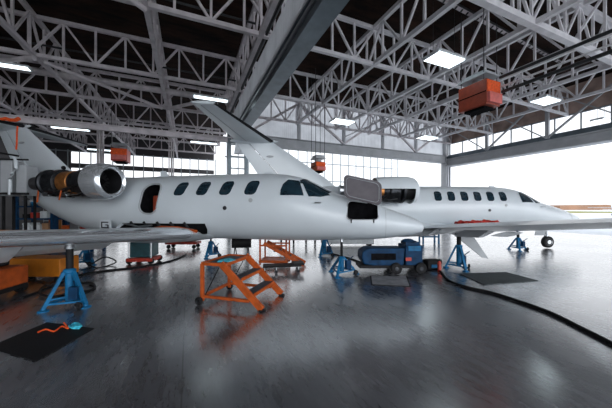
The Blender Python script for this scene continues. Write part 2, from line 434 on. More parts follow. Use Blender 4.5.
lamp(204, 143, 5.7, 2.2, 'distant ceiling light to the left of the farther jet fin', wide=.3)
lamp(100, 150, 5.7, 2.0, 'faint ceiling light far back in the left bay', wide=.3)
lamp(444, 60, 5.75, 1.45, 'square bright ceiling light left of the red heater', wide=.75)
lamp(545, 101, 5.75, 1.4, 'square ceiling light right of the red heater', wide=.8)
lamp(342, 122, 5.3, 1.4, 'ceiling light in front of the corrugated back wall', wide=.8)
lamp(427, 138, 5.3, 1.5, 'ceiling light by the corner column', wide=.8)
lamp(601, 121, 5.3, 1.1, 'ceiling light at the right edge in front of the window strip', wide=.6)

# ------------------------------------------------------------------ hanging heaters
def heater(p, wu, wv, hh, label, m='rust', panel='orangefab'):
    t = thing('hanging_heater', label, 'heater', p, RZ)
    MB().box((0, 0, 0), (wu, wv, hh)).build('casing', m, t, bevel=.02)
    MB().box((0, 0, hh/2+.22), (wu*1.05, wv*1.02, .06)).tube((0, 0, hh/2), (0, 0, hh/2+.2), .2).box((0, 0, hh/2+.32), (wu*.8, wv*.8, .14)).build('top_hood', 'jetgrey', t)
    MB().box((0, -wv/2-.01, hh*.22), (wu*.94, .04, hh*.48)).build('front_panel', panel, t, bevel=.01)
    MB().box((0, -wv/2-.05, -hh*.24), (wu*.9, .12, hh*.40)).build('outlet_duct', 'pinkred', t, bevel=.01)
    MB().box((0, 0, -hh/2-.04), (wu*.7, wv*.7, .1)).build('bottom_grille', 'dark', t)
    MB().box((-wu/2-.005, 0, 0), (.02, wv*.98, .03)).build('seam_trim', 'dark', t)
    for sx in (-1, 1):
        for sy in (-1, 1):
            MB().tube((sx*wu*.47, sy*wv*.4, hh/2), (sx*wu*.47, sy*wv*.4, ZD-p.z), .014, n=6).build('hanger_rod', 'pipe', t)
M['pinkred'] = mat('faded_red_duct', (.62, .14, .12), .5, 0, .15, 6)
heater(uv(10.6, 7.1, 5.98), .82, 1.14, .95, 'rust red box heater hanging from the roof trusses at the right')
heater(pt(121, 156, 19), .95, 1.3, .85, 'orange red heater hanging far back above the nearer jet engine', 'red')
heater(pt(318, 167, 15.5), .6, .7, .5, 'small orange heater hanging behind the cockpit of the nearer jet', 'orange')

# ------------------------------------------------------------------ jets
RING = [(0, 1.17, 1.14, .015), (.02, 1.225, 1.075, .08), (.08, 1.29, 1.035, .15), (.25, 1.385, .985, .265), (.5, 1.48, .94, .375), (1.0, 1.66, .87, .52), (1.5, 1.81, .84, .62),
        (1.9, 1.92, .83, .675), (2.2, 2.04, .82, .71), (2.5, 2.20, .80, .74), (2.8, 2.34, .79, .77), (3.2, 2.44, .78, .80), (3.8, 2.49, .78, .83), (5, 2.50, .78, .84),
        (8.3, 2.49, .78, .84), (9.0, 2.49, .85, .80), (9.8, 2.48, 1.03, .71), (10.5, 2.47, 1.26, .58), (11.3, 2.45, 1.58, .41), (12.0, 2.43, 1.9, .25), (12.6, 2.40, 2.14, .11), (12.8, 2.36, 2.22, .05)]
def ringat(s):
    for i in range(len(RING)-1):
        a, b = RING[i], RING[i+1]
        if s <= b[0]:
            t = (s-a[0])/(b[0]-a[0]); p0 = RING[max(i-1, 0)]; p3 = RING[min(i+2, len(RING)-1)]
            out = []
            for k in (1, 2, 3):
                m1 = (b[k]-p0[k])/(b[0]-p0[0])*(b[0]-a[0]); m2 = (p3[k]-a[k])/(p3[0]-a[0])*(b[0]-a[0])
                out.append((2*t**3-3*t*t+1)*a[k]+(t**3-2*t*t+t)*m1+(-2*t**3+3*t*t)*b[k]+(t**3-t*t)*m2)
            return out
    return list(RING[-1][1:])
def skin(s, z, off=.0, side=-1):
    zt, zb, w = ringat(s); zc, h = (zt+zb)/2, (zt-zb)/2
    c = max(-1, min(1, (z-zc)/h)); sn = sqrt(1-c*c)
    n = Vector((0, side*sn/w, c/h)).normalized()
    return Vector((-s, side*w*sn, zc+h*c)) + n*off
def skint(s, th, off=0):
    zt, zb, w = ringat(s); zc, h = (zt+zb)/2, (zt-zb)/2
    n = Vector((0, -sin(th)/w, cos(th)/h)).normalized()
    return Vector((-s, -w*sin(th), zc+h*cos(th))) + n*off
def patch(poly, fn, off, name, m, parent, thick=.02, cuts=3):
    bm = bmesh.new(); vs = [bm.verts.new((a, b, 0)) for a, b in poly]
    for i in range(len(vs)): bm.edges.new((vs[i], vs[(i+1) % len(vs)]))
    bmesh.ops.triangle_fill(bm, edges=bm.edges[:], use_beauty=True)
    bmesh.ops.subdivide_edges(bm, edges=bm.edges[:], cuts=cuts, use_grid_fill=True)
    for v in bm.verts: v.co = fn(v.co.x, v.co.y, off)
    r = bmesh.ops.extrude_face_region(bm, geom=bm.faces[:])
    cx = None
    for v in [e for e in r['geom'] if isinstance(e, bmesh.types.BMVert)]:
        c = v.co; v.co = Vector((c.x, c.y*(1-thick), 1.65+(c.z-1.65)*(1-thick)))
    bmesh.ops.recalc_face_normals(bm, faces=bm.faces)
    me = bpy.data.meshes.new(name); bm.to_mesh(me); bm.free()
    for p in me.polygons: p.use_smooth = True
    me.materials.append(M[m]); o = bpy.data.objects.new(name, me); COL.objects.link(o); o.parent = parent
    md = o.modifiers.new('e', 'EDGE_SPLIT'); md.split_angle = radians(40)
    return o
def rrect(cs, cz, w, h, lean=0, k=.35, n=5):
    r = min(w, h)*k; out = []
    for qx, qz, a0 in ((1, 1, 0), (-1, 1, 90), (-1, -1, 180), (1, -1, 270)):
        for i in range(n+1):
            a = radians(a0+90*i/n)
            x = qx*(w/2-r)+r*cos(a); z = qz*(h/2-r)+r*sin(a)
            out.append((cs+x-lean*z, cz+z))
    return out
def airfoil(le, te, thick, span, axis, n=9, t0=0, t1=1):
    """closed ring between chord fractions; le/te local x; axis 'y' wing (span=y, z base) or 'z' fin"""
    up, lo = [], []
    for i in range(n+1):
        t = t0+(t1-t0)*i/n
        y = thick*5*(.2969*sqrt(max(t, 0))-.126*t-.3516*t*t+.2843*t**3-.1036*t**4)*.5*2
        x = le+(te-le)*t
        up.append((x, y)); lo.append((x, -y))
    return up+lo[::-1]
def lofted(name, m, parent, secs, axis, t0=0, t1=1, grow=1.0, smooth=True):
    rings = []
    for le, te, th, a, b in secs:   # a = span coordinate, b = other base coordinate
        ring = []
        for x, q in airfoil(le, te, th*abs(te-le)*grow, a, axis, t0=t0, t1=t1):
            ring.append(Vector((x, a, b+q)) if axis == 'y' else Vector((x, b+q, a)))
        rings.append(ring)
    return MB().loft(rings).build(name, m, parent, smooth=smooth)
def boolean(o, cutter):
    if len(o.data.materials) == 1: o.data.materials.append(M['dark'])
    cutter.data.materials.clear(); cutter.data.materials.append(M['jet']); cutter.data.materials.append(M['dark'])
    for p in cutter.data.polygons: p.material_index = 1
    md = o.modifiers.new('b', 'BOOLEAN'); md.operation = 'DIFFERENCE'; md.object = cutter; md.solver = 'EXACT'
    dg = bpy.context.evaluated_depsgraph_get(); dg.update()
    me = bpy.data.meshes.new_from_object(o.evaluated_get(dg), preserve_all_data_layers=True, depsgraph=dg)
    o.modifiers.remove(md); o.data = me
    bpy.data.objects.remove(cutter)
def cutter(poly, y0, y1):
    mb = MB(); n = len(poly)
    vs = [(-s, y0, z) for s, z in poly]+[(-s, y1, z) for s, z in poly]
    mb.add(vs, [(i, (i+1) % n, n+(i+1) % n, n+i) for i in range(n)]+[tuple(range(n))[::-1], tuple(range(n, 2*n))])
    return mb.build('cutter', 'dark')

def make_jet(loc, rz, label, front, finh):
    J = thing('business_jet', label, 'airplane', loc, rz)
    # fuselage
    rings = []; ss = [0, .01, .03, .06, .1, .16, .25]+[.25+.25*i for i in range(1, 51)]+[12.8]
    for s in ss:
        zt, zb, w = ringat(s); zc, h = (zt+zb)/2, (zt-zb)/2
        rings.append([Vector((-s, w*sin(2*pi*k/56), zc+h*cos(2*pi*k/56))) for k in range(56)])
    fu = MB().loft(rings).build('fuselage', 'jet', J, smooth=True)
    fu.parent = None
    if front:
        boolean(fu, cutter(rrect(6.68, 1.84, .50, .74, .06, .4), -1.5, -.28))
        boolean(fu, cutter(rrect(1.36, 1.55, .66, .40, 0, .18), -1.2, -.12))
        for p in fu.data.polygons: p.use_smooth = True
        for q in fu.data.materials: pass
    fu.parent = J; fu.location = (0, 0, 0); fu.rotation_euler = (0, 0, 0)
    if front:
        es = fu.modifiers.new('e', 'EDGE_SPLIT'); es.split_angle = radians(40)
    # fairing
    rings = []
    for i in range(25):
        t = i/24; s = 4.35+4.9*t; k = max(.02, sin(pi*min(t*1.5, 1)/2 if t < .667 else pi*(1-t)*1.5/2)**.75)
        hw, hz = .98*k if k < 1 else .98, .36*k
        rings.append([Vector((-s, hw*sin(2*pi*a/40), .98-.02*k+hz*cos(2*pi*a/40))) for a in range(40)])
    fa = MB().loft(rings).build('belly_fairing', 'jet', J, smooth=True); fa.parent = None
    if front:
        boolean(fa, cutter(rrect(6.35, 1.12, 2.3, .28, 0, .4), -1.6, -.62))
    fa.parent = J
    md = fa.modifiers.new('e', 'EDGE_SPLIT'); md.split_angle = radians(40)
    if front:
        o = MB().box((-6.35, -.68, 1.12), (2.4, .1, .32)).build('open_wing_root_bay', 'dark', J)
        for k in range(5): MB().tube((-5.5-k*.4, -.78, 1.0), (-5.7-k*.4, -.78, 1.24), .03, n=8).build('bay_actuator', 'core', o)
        MB().path([(-5.3, -.84, 1.03), (-5.8, -.87, 1.11), (-6.3, -.86, 1.12), (-6.6, -.84, 1.06)], .035).build('orange_duct', 'orange', o)
        MB().path([(-6.6, -.83, 1.16), (-7.0, -.83, 1.12), (-7.5, -.83, 1.2)], .02).build('bay_pipe', 'alu', o)
        # lettering patch on aft fairing
        pl = MB().box((-7.92, -.94, 1.16), (.34, .03, .26)).build('registration_patch', 'jet', J)
        x0, yy, z0 = -7.92, -.962, 1.16
        MB().box((x0, yy, z0+.07), (.22, .012, .03)).box((x0-.1, yy, z0), (.03, .012, .16)).box((x0+.02, yy, z0-.07), (.2, .012, .03)).box((x0+.1, yy, z0-.035), (.03, .012, .08)).box((x0+.06, yy, z0), (.08, .012, .025)).build('letter', 'text', pl)
    # cabin windows
    wins = [3.92, 4.57, 5.20, 5.83] if front else [3.92, 4.42, 4.92, 5.42, 5.92, 6.42]
    ws = .30 if front else .27
    for s in wins:
        z = 2.08 if front else 2.10
        fr = patch(rrect(s, z, ws+.05, .40, .20, .32), skin, .004, 'window_frame', 'jet', J)
        patch(rrect(s, z, ws, .34, .20, .32), skin, .009, 'window_glass', 'glass', fr)
    if front:
        fr = patch(rrect(6.68, 2.02, .52, .72, .06, .4), skin, .004, 'emergency_exit_rim', 'jetgrey', J) if False else None
        o = MB()
        pts = [skin(s, z, .012) for s, z in rrect(6.68, 1.84, .53, .77, .06, .4)]; pts.append(pts[0]); o.path(pts, .022, 8)
        o.build('exit_door_seal', 'jetgrey', J, smooth=True)
        it = MB().box((-6.80, -.40, 1.70), (.16, .2, .46)).build('cabin_seat', 'rust', J, bevel=.03)
        MB().box((-6.58, -.42, 2.0), (.05, .1, .5)).tube((-6.62, -.5, 2.2), (-6.6, -.5, 1.8), .03).build('cabin_wiring', 'core', J)
        o = MB()
        pts = [skin(s, z, .008) for s, z in rrect(1.36, 1.55, .68, .42, 0, .18)]; pts.append(pts[0]); o.path(pts, .012, 6)
        o.build('baggage_door_seal', 'jetgrey', J, smooth=True)
        # baggage door, swung up
        mb = MB(); rings = []
        d0, d1 = skin(1.70, 1.79, .02), skin(1.0, 1.72, .02)
        poly = rrect(0, 0, .80, .50, 0, .22)
        for lay in (0, .045):
            rings.append([Vector((-1.36-a, -.60-.16*(b+.23)/.46-.02*cos(b*5)+lay, 1.99+b+(a)*.24)) for a, b in poly])
        o = mb.loft(rings).build('baggage_door', 'mauve', J, bevel=.01)
        pts = [Vector((-1.36-a*.86, -.60-.16*(b*.8+.23)/.46-.035, 1.99+b*.8+a*.21)) for a, b in poly]; pts.append(pts[0])
        MB().path(pts, .007, 6).build('door_stiffener', 'jetgrey', o)
        for x in (-1.12, -1.6):
            MB().tube(skin(-x, 1.37, .02), skin(-x, 1.37, .02)+Vector((0, -.02, -.10)), .014, n=8).build('door_latch', 'text', J)
    # windshield
    for sd in (-1, 1):
        def fn(s, th, off, sd=sd):
            p = skint(s, th, off); p.y *= -sd; return p
        A = lambda s, z: (s, acos(max(-1, min(1, (z-(ringat(s)[0]+ringat(s)[1])/2)/((ringat(s)[0]-ringat(s)[1])/2)))))
        side1 = [A(3.22, 1.88), A(3.20, 2.15), A(3.10, 2.28), A(2.84, 2.25), A(2.66, 1.87)]
        side2 = [A(2.78, 2.22), A(2.56, 1.86), A(2.30, 1.85), A(2.10, 1.89), A(2.2, 1.97), A(2.5, 2.13)]
        front_p = [(2.86, .62), (2.17, .62), (2.11, .35), (2.09, .06), (2.72, .06), (2.80, .35)]
        fr = patch(side1, fn, .008, 'side_windshield', 'glass', J)
        patch(side2, fn, .008, 'windshield', 'glass', J)
        patch(front_p, fn, .008, 'windshield', 'glass', J)
        mb = MB(); pl = side1+[side1[0]]
        mb.path([fn(a, b, .01) for a, b in pl], .012, 6).build('window_frame', 'jet', J, smooth=True)
    # probes & small fittings
    for s, z in ((4.55, 1.6), (3.9, 1.78)):
        p = skin(s, z, .0); MB().lathe([(-.015, .05), (.0, .05), (.01, .035), (.012, .001)], p, 'Y', 14, True).build('access_port', 'jetgrey' if z > 1.7 else 'text', J)
    p = skin(2.4, 1.72); MB().path([p, p+Vector((0, -.05, 0)), p+Vector((.14, -.07, 0))], .012).build('pitot_probe', 'alu', J)
    MB().loft([[Vector((-6.9-a, b*.03, 2.45)) for a, b in rrect(0, 0, .3, 1, 0, .4)], [Vector((-6.98-a*.6, b*.015, 2.66)) for a, b in rrect(0, 0, .3, 1, 0, .4)]]).build('antenna', 'jet', J)
    MB().loft([[Vector((-3.75-a, b*.1, 2.46)) for a, b in rrect(0, 0, .28, 1, 0, .4)], [Vector((-3.78-a*.6, b*.05, 2.54)) for a, b in rrect(0, 0, .28, 1, 0, .4)]]).build('antenna', 'jet', J)
    # nose panel line
    mb = MB(); mb.path([skin(.86, z, .001) for z in [.93+.68*i/12 for i in range(13)]], .004, 6).build('radome_seam', 'jetgrey', J)
    # fin
    ft = finh
    fin = lofted('vertical_fin', 'jet', J, [(-9.75, -12.55, .085, 2.30, 0), (-10.3, -12.65, .085, 2.75, 0), (-12.3, -13.55, .09, ft, 0)], 'z', 0, .68)
    lofted('rudder', 'jet', fin, [(-10.35, -12.72, .08, 2.8, 0), (-12.25, -13.55, .085, ft-.06, 0)], 'z', .69, 1)
    mb = MB(); mb.path([(-10.3-1.66, -.118, 2.76), (-13.12, -.055, ft-.04)], .009, 6).build('rudder_hinge_line', 'jetgrey', fin)
    e = skin(11, 2.0)
    MB().sphere((-12.35, -.075, ft-.55), .11, 14, 8, (1.2, .25, .35)).build('fin_emblem', 'jetgrey', fin)
    MB().lathe([(-13.75, .02), (-13.5, .09), (-13.1, .11), (-12.6, .1), (-12.2, .05), (-12.05, .01)], (0, 0, ft), 'X', 20, True).build('tail_bullet', 'jet', J, smooth=True)
    for sd in (-1, 1):
        sec = [(-12.2, -13.55, .10, 0, ft), (-13.55, -14.12, .09, sd*3.05, ft+.16)]
        st = lofted('horizontal_stabilizer', 'jet', J, sec, 'y')
        lofted('deicing_boot', 'boot', st, sec, 'y', 0, .09, 1.06)
        mb = MB(); mb.bar((-13.16, sd*.1, ft-.045), (-13.92, sd*2.98, ft+.13), .012, .012).build('elevator_hinge_line', 'jetgrey', st)
        MB().sphere((-13.85, sd*3.07, ft+.16), .05, 12, 8, (6, 1, .8)).build('stabilizer_tip_fairing', 'jet', st, smooth=True)
        # wing
        dz = 0 if front else .17
        sec = [(-5.15, -7.55, .13, sd*.55, .93), (-5.3, -7.5, .14, sd*1.0, .98), (-6.05, -7.05, .15, sd*7.1, 1.38+dz), (-6.25, -7.0, .08, sd*7.25, 1.39+dz)]
        wg = lofted('wing', 'jet', J, sec, 'y')
        sec2 = sec[1:3]
        lofted('leading_edge', 'chrome', wg, sec2, 'y', 0, .11, 1.03)
        fx0, fx1 = -7.5, -7.28
        def flap(y0, y1, nm, drop, m, ch):
            r = []
            for y in (y0, y1):
                k = (y-1)/(6.1); xh = -7.38+k*.38; zh = .95+k*.4
                r.append([Vector((xh+.16, sd*y, zh-.01)), Vector((xh, sd*y, zh+.02)), Vector((xh-ch*cos(drop), sd*y, zh-ch*sin(drop))), Vector((xh-ch*cos(drop)*.5, sd*y, zh-.05-ch*sin(drop)*.6))])
            return MB().loft(r).build(nm, m, wg, bevel=.006)
        if front:
            flap(1.1, 3.0, 'flap', radians(42), 'jet', .58)
            flap(3.06, 4.9, 'flap', radians(50), 'jet', .62)
        else:
            flap(1.3, 2.1, 'flap', radians(30), 'jetgrey', .34)
            flap(3.2, 4.0, 'flap', radians(30), 'jetgrey', .30)
        for y in (1.6, 3.0, 4.4):
            k = (y-1)/6.1; MB().loft([[Vector((-6.9+k*.3-q*.75, sd*y+.035*cos(a)*sin(pi*min(.98, q+.02)), .92+k*.4-.06*q+.06*sin(a)*sin(pi*min(.98, q+.02)))) for a in [2*pi*i/10 for i in range(10)]] for q in (0, .25, .5, .75, 1)]).build('flap_track_fairing', 'jetgrey', wg, smooth=True)
        if sd == -1 and front:
            MB().add([(-7.75, -3.2, .74), (-7.80, -3.35, .70), (-7.6, -3.7, .9), (-7.56, -3.55, .93)], [(0, 1, 2, 3)]).build('red_stripe', 'orange', wg) if False else None
        # engines
        y = sd*1.34; z = 2.24
        MB().loft([[Vector((-7.75-1.5*t, sd*(.45), 2.22+.07*q)) for t, q in ((0, 0), (.15, 1), (.8, 1), (1, 0), (.8, -1), (.15, -1))], [Vector((-7.75-1.5*t, sd*1.05, 2.25+.07*q)) for t, q in ((0, 0), (.15, 1), (.8, 1), (1, 0), (.8, -1), (.15, -1))]]).build('pylon', 'jet', J)
        stripped = front and sd == -1
        opened = (not front) and sd == -1
        x0 = -7.22 if front else -7.62
        if stripped:
            E = MB().lathe([(x0-.50, .44), (x0-.35, .445), (x0-.12, .425), (x0-.03, .385), (x0, .345), (x0-.03, .31), (x0-.07, .295)], (0, y, z), 'X', 40).build('engine_inlet', 'chrome', J, smooth=True)
        else:
            E = MB().lathe([(x0-.16, .425), (x0-.06, .40), (x0, .345), (x0-.03, .31), (x0-.07, .295)], (0, y, z), 'X', 40).build('engine_inlet', 'chrome' if front else 'jet', J, smooth=True)
        MB().lathe([(x0-.07, .295), (x0-.2, .28), (x0-.5, .275)], (0, y, z), 'X', 40).build('inlet_duct', 'black', E, smooth=True)
        MB().lathe([(x0-.44, .275), (x0-.42, .10), (x0-.30, .05), (x0-.22, .004)], (0, y, z), 'X', 24, True).build('fan_spinner', 'dark', E, smooth=True)
        fb = MB()
        for k in range(16):
            a = 2*pi*k/16; fb.bar((x0-.40, y+.08*cos(a), z+.08*sin(a)), (x0-.42, y+.26*cos(a), z+.26*sin(a)), .05, .008, (1, 0, 0))
        fb.build('fan_blade_ring', 'black', E)
        if stripped or opened:
            C = MB().lathe([(x0-.44, .41), (x0-.52, .41), (x0-.55, .30), (x0-.62, .36), (x0-.7, .33), (x0-.9, .31), (x0-.92, .26), (x0-1.1, .27), (x0-1.12, .22), (x0-1.3, .22)], (0, y, z), 'X', 28, True).build('engine_core', 'core', J, smooth=True)
            MB().lathe([(x0-1.1, .25), (x0-1.12, .29), (x0-1.45, .275), (x0-1.47, .24)], (0, y, z), 'X', 32, True).build('bronze_casing', 'brass', J, smooth=True)
            MB().lathe([(x0-1.47, .25), (x0-1.5, .33), (x0-1.62, .34), (x0-1.66, .27), (x0-1.9, .30), (x0-1.92, .34), (x0-1.98, .34), (x0-2.0, .2)], (0, y, z), 'X', 28, True).build('turbine_case', 'core', J, smooth=True)
            MB().lathe([(x0-1.98, .2), (x0-2.1, .19), (x0-2.4, .15), (x0-2.5, .17), (x0-2.52, .1)], (0, y, z), 'X', 24, True).build('exhaust_cone', 'alu', J, smooth=True)
            rnd = random.Random(3)
            for k in range(9):
                a = rnd.uniform(pi*1.2, pi*1.8); x = x0-.62-rnd.random()*1.25; r = .33
                c = Vector((x, y+r*cos(a)*(1), z+r*sin(a)))
                MB().box(c, (.16+.1*rnd.random(), .1, .1), Matrix.Rotation(-a, 3, 'X')).build('accessory_box', 'core' if k % 3 else 'alu', J, bevel=.015)
            for k in range(12):
                a0 = rnd.uniform(pi*1.05, 1.45*pi); x = x0-.55-rnd.random()*.4; q = []
                for j in range(8): q.append((x-j*rnd.uniform(.1, .17), y+.345*cos(a0+j*.09), z+.345*sin(a0+j*.09)))
                MB().path(q, .012+.01*rnd.random(), 6).build('engine_hose', ['black', 'core', 'alu', 'black'][k % 4], J, smooth=True)
            if stripped:
                MB().sphere((x0-1.55, y, z+.38), .05).build('mounting_lug', 'black', J, smooth=True)
                MB().sphere((x0-2.05, y-.1, z+.24), .05).build('mounting_lug', 'black', J, smooth=True)
                MB().path([(x0-1.2, y-.3, z-.22), (x0-1.22, y-.33, z-.45)], .015).build('orange_plug', 'orange', J)
                MB().path([(x0-2.15, y-.15, z-.16), (x0-2.15, y-.18, z-.5)], .018).build('orange_streamer', 'orange', J)
            if opened:
                rings = []
                for t, r in ((.1, .42), (.25, .45), (.7, .455), (1.1, .44), (1.35, .42)):
                    arc = [-.25*pi+k*(1.5*pi)/24 for k in range(25)]
                    # upper three quarters; gap faces down and outboard
                    ang = [radians(-60)+radians(235)*k/24 for k in range(25)]
                    rings.append([Vector((x0-t, y+r*cos(a), z+r*sin(a))) for a in ang]+[Vector((x0-t, y+(r-.02)*cos(a), z+(r-.02)*sin(a))) for a in ang[::-1]])
                MB().loft(rings).build('upper_cowl', 'jet', J, smooth=True)
        else:
            MB().lathe([(x0-.16, .425), (x0-.4, .455), (x0-1.0, .455), (x0-1.6, .40), (x0-2.2, .29), (x0-2.4, .25), (x0-2.38, .2), (x0-1.9, .2)], (0, y, z), 'X', 40).build('engine_cowl', 'jet', J, smooth=True)
            MB().lathe([(x0-1.95, .2), (x0-2.3, .12), (x0-2.6, .02)], (0, y, z), 'X', 20, True).build('exhaust_cone', 'alu', J, smooth=True)
    return J

angF = -radians(12.87)
J1 = make_jet((2.7, 6.2, 0), angF, 'nearer white business jet on blue jacks with its baggage door open and engine uncovered', True, 4.30)
ang2 = radians(5.5)
J2 = make_jet((11.0, 10.9, -.08), ang2, 'farther white business jet behind, nose pointing out of the open hangar door', False, 4.07)
# nose gear of the farther jet
def wheel(c, r, w, parent, axis='Y'):
    o = MB().lathe([(-w/2, r*.62), (-w/2, r*.86), (-w*.36, r*.97), (0, r), (w*.36, r*.97), (w/2, r*.86), (w/2, r*.62)], c, axis, 24, True).build('tire', 'black', parent, smooth=True)
    MB().lathe([(-w/2-.01, .02), (-w/2-.01, r*.34), (-w*.3, r*.36), (-w/2-.005, r*.6), (w/2+.005, r*.6), (w*.3, r*.36), (w/2+.01, r*.34), (w/2+.01, .02)], c, axis, 20, True).build('wheel_hub', 'alu' if r > .2 else 'core', o, smooth=True)
    return o
MB().tube((-1.45, 0, .95), (-1.38, 0, .38), .045).tube((-1.38, -.1, .33), (-1.38, .1, .33), .03).bar((-1.38, .09, .33), (-1.4, .09, .6), .04, .04).build('nose_gear_strut', 'alu', J2)
wheel((-1.38, 0, .33), .235, .16, J2)
MB().box((-1.95, -.25, .74), (.42, .02, .24), Matrix.Rotation(.25, 3, 'X')).build('nose_gear_door', 'jetgrey', J2)
# main gear doors hanging under the wing of jet 2
MB().add([(-7.4, -3.0, .98), (-6.9, -3.0, 1.0), (-6.45, -3.05, .32), (-6.62, -3.05, .36), (-7.4, -3.04, .98), (-6.9, -3.04, 1.0), (-6.45, -3.09, .32), (-6.62, -3.09, .36)], [(0, 1, 2, 3), (4, 7, 6, 5), (0, 4, 5, 1), (1, 5, 6, 2), (2, 6, 7, 3), (3, 7, 4, 0)]).build('main_gear_door', 'jetgrey', J2)

# covers & ribbons (things lying on the jets)
def jl(J, x, y, z):
    return Matrix.Translation(J.location) @ Matrix.Rotation(J.rotation_euler.z, 4, 'Z') @ Vector((x, y, z))
def cloth(name, label, cat, m, J, x0, x1, y0, y1, zf, n=14, amp=.03):
    vs = []; fs = []
    for i in range(n+1):
        for j in range(7):
            x = x0+(x1-x0)*i/n; y = y0+(y1-y0)*j/6+.04*sin(i*1.7)
            vs.append(jl(J, x, y, zf(x, y)+amp*(1+sin(i*1.3+j*1.9))/2+.012*random.random()))
    for i in range(n):
        for j in range(6): fs.append((i*7+j, (i+1)*7+j, (i+1)*7+j+1, i*7+j+1))
    c = sum(vs, Vector())/len(vs)
    o = MB().add([v-c for v in vs], fs).build(name, m, smooth=True, loc=c)
    s = o.modifiers.new('s', 'SOLIDIFY'); s.thickness = .02
    s = o.modifiers.new('ss', 'SUBSURF'); s.levels = 1; s.render_levels = 1
    return tag(o, label, cat)
cloth('wing_cover', 'crumpled red cloth cover lying on the wing root of the farther jet', 'cover', 'redfab', J2, -4.95, -6.2, -1.2, -1.85, lambda x, y: 1.07+.03*(x+6.5), amp=.22)
rb = MB(); pts = [Vector((0, 0, 0)), Vector((.0, -.02, -.25)), Vector((-.02, 0, -.5)), Vector((-.03, -.01, -.72))]
for a, b in zip(pts, pts[1:]): rb.bar(a, b, .05, .008, (1, 0, 0))
tag(rb.build('warning_ribbon', 'orangefab', loc=pt(17.5, 126, 8.2)), 'bright orange ribbon hanging from the tailplane of the nearer jet', 'ribbon')
p = jl(J1, -12.5, -.45, 4.40)
mb = MB()
q = []
for i in range(9): q.append(Vector((-.6+i*.14, .02*sin(i*2), .03*sin(i*1.7))))
mb.path(q, .055, 8)
o = mb.build('orange_tail_cover', 'orangefab', loc=p, rz=angF+.2, smooth=True); tag(o, 'orange cover strapped on the tailplane of the nearer jet', 'cover')

# ------------------------------------------------------------------ jacks
def jack(loc, top, h, label, spread=.36, rz=0, ram=.03, m='blue'):
    """tripod aircraft jack: body up to h, ram up to top"""
    t = thing('tripod_jack', label, 'jack', loc, rz)
    MB().tube((0, 0, .08), (0, 0, h), .06, n=16).lathe([(h-.06, .06), (h-.04, .085), (h, .085), (h+.02, .05)], (0, 0, 0), 'Z', 16).build('cylinder', m, t, smooth=True)
    MB().tube((0, 0, h), (0, 0, top-.05), ram, n=12).build('ram', 'black', t, smooth=True)
    MB().tube((0, 0, top-.06), (0, 0, top), ram*1.5, ram*1.1, n=12).build('ram_head', 'alu', t, smooth=True)
    P = []
    for k in range(3):
        a = pi/2+2*pi*k/3+.25
        d = Vector((cos(a), sin(a), 0)); f = d*spread; P.append(f)
        leg = MB().bar(d*.07+Vector((0, 0, h-.03)), f+Vector((0, 0, .05)), .055, .045).build('leg', m, t)
        MB().lathe([(0, .075), (.018, .075), (.03, .035), (.06, .03)], f, 'Z', 14, True).build('foot_pad', m, leg, smooth=True)
        MB().bar(d*.05+Vector((0, 0, .16)), f*.85+Vector((0, 0, .16)), .03, .03).build('radial_brace', m, t)
    for k in range(3):
        MB().bar(P[k]*.9+Vector((0, 0, .1)), P[(k+1) % 3]*.9+Vector((0, 0, .1)), .028, .028).build('cross_brace', m, t)
    MB().box((.13, -.08, .24), (.13, .1, .2)).tube((.13, -.08, .34), (.2, -.2, .46), .012).build('hand_pump', 'navy', t, bevel=.01)
    wheel((spread*.8, -.18, .06), .06, .035, t)
    return t
jack(Vector((.86, 6.52, 0)), .845, .42, 'small blue tripod jack under the nose of the nearer jet', .36, .4)
pw = jl(J1, -6.75, -3.4, 0)
jack(Vector((-3.85, 4.4, 0)), 1.0, .60, 'large blue tripod jack under the wing of the nearer jet', .31, .1, .05)
jack(Vector((.62, 9.0, 0)), .72, .58, 'blue tripod stand behind the nose jack of the nearer jet', .28, .2, .02)
jack(Vector((4.02, 7.1, 0)), .96, .62, 'tall blue tripod jack under the wing of the farther jet', .30, .8, .055)
jack(Vector((8.05, 10.25, 0)), .74, .46, 'blue tripod jack under the nose of the farther jet', .30, .3, .045)
jack(Vector((-3.1, 8.8, 0)), .78, .5, 'blue tripod jack behind the orange work steps', .28, .6, .03)
jack(Vector((-6.2, 7.6, 0)), .62, .42, 'blue tripod jack left of the dark service cart', .26, .1, .03)

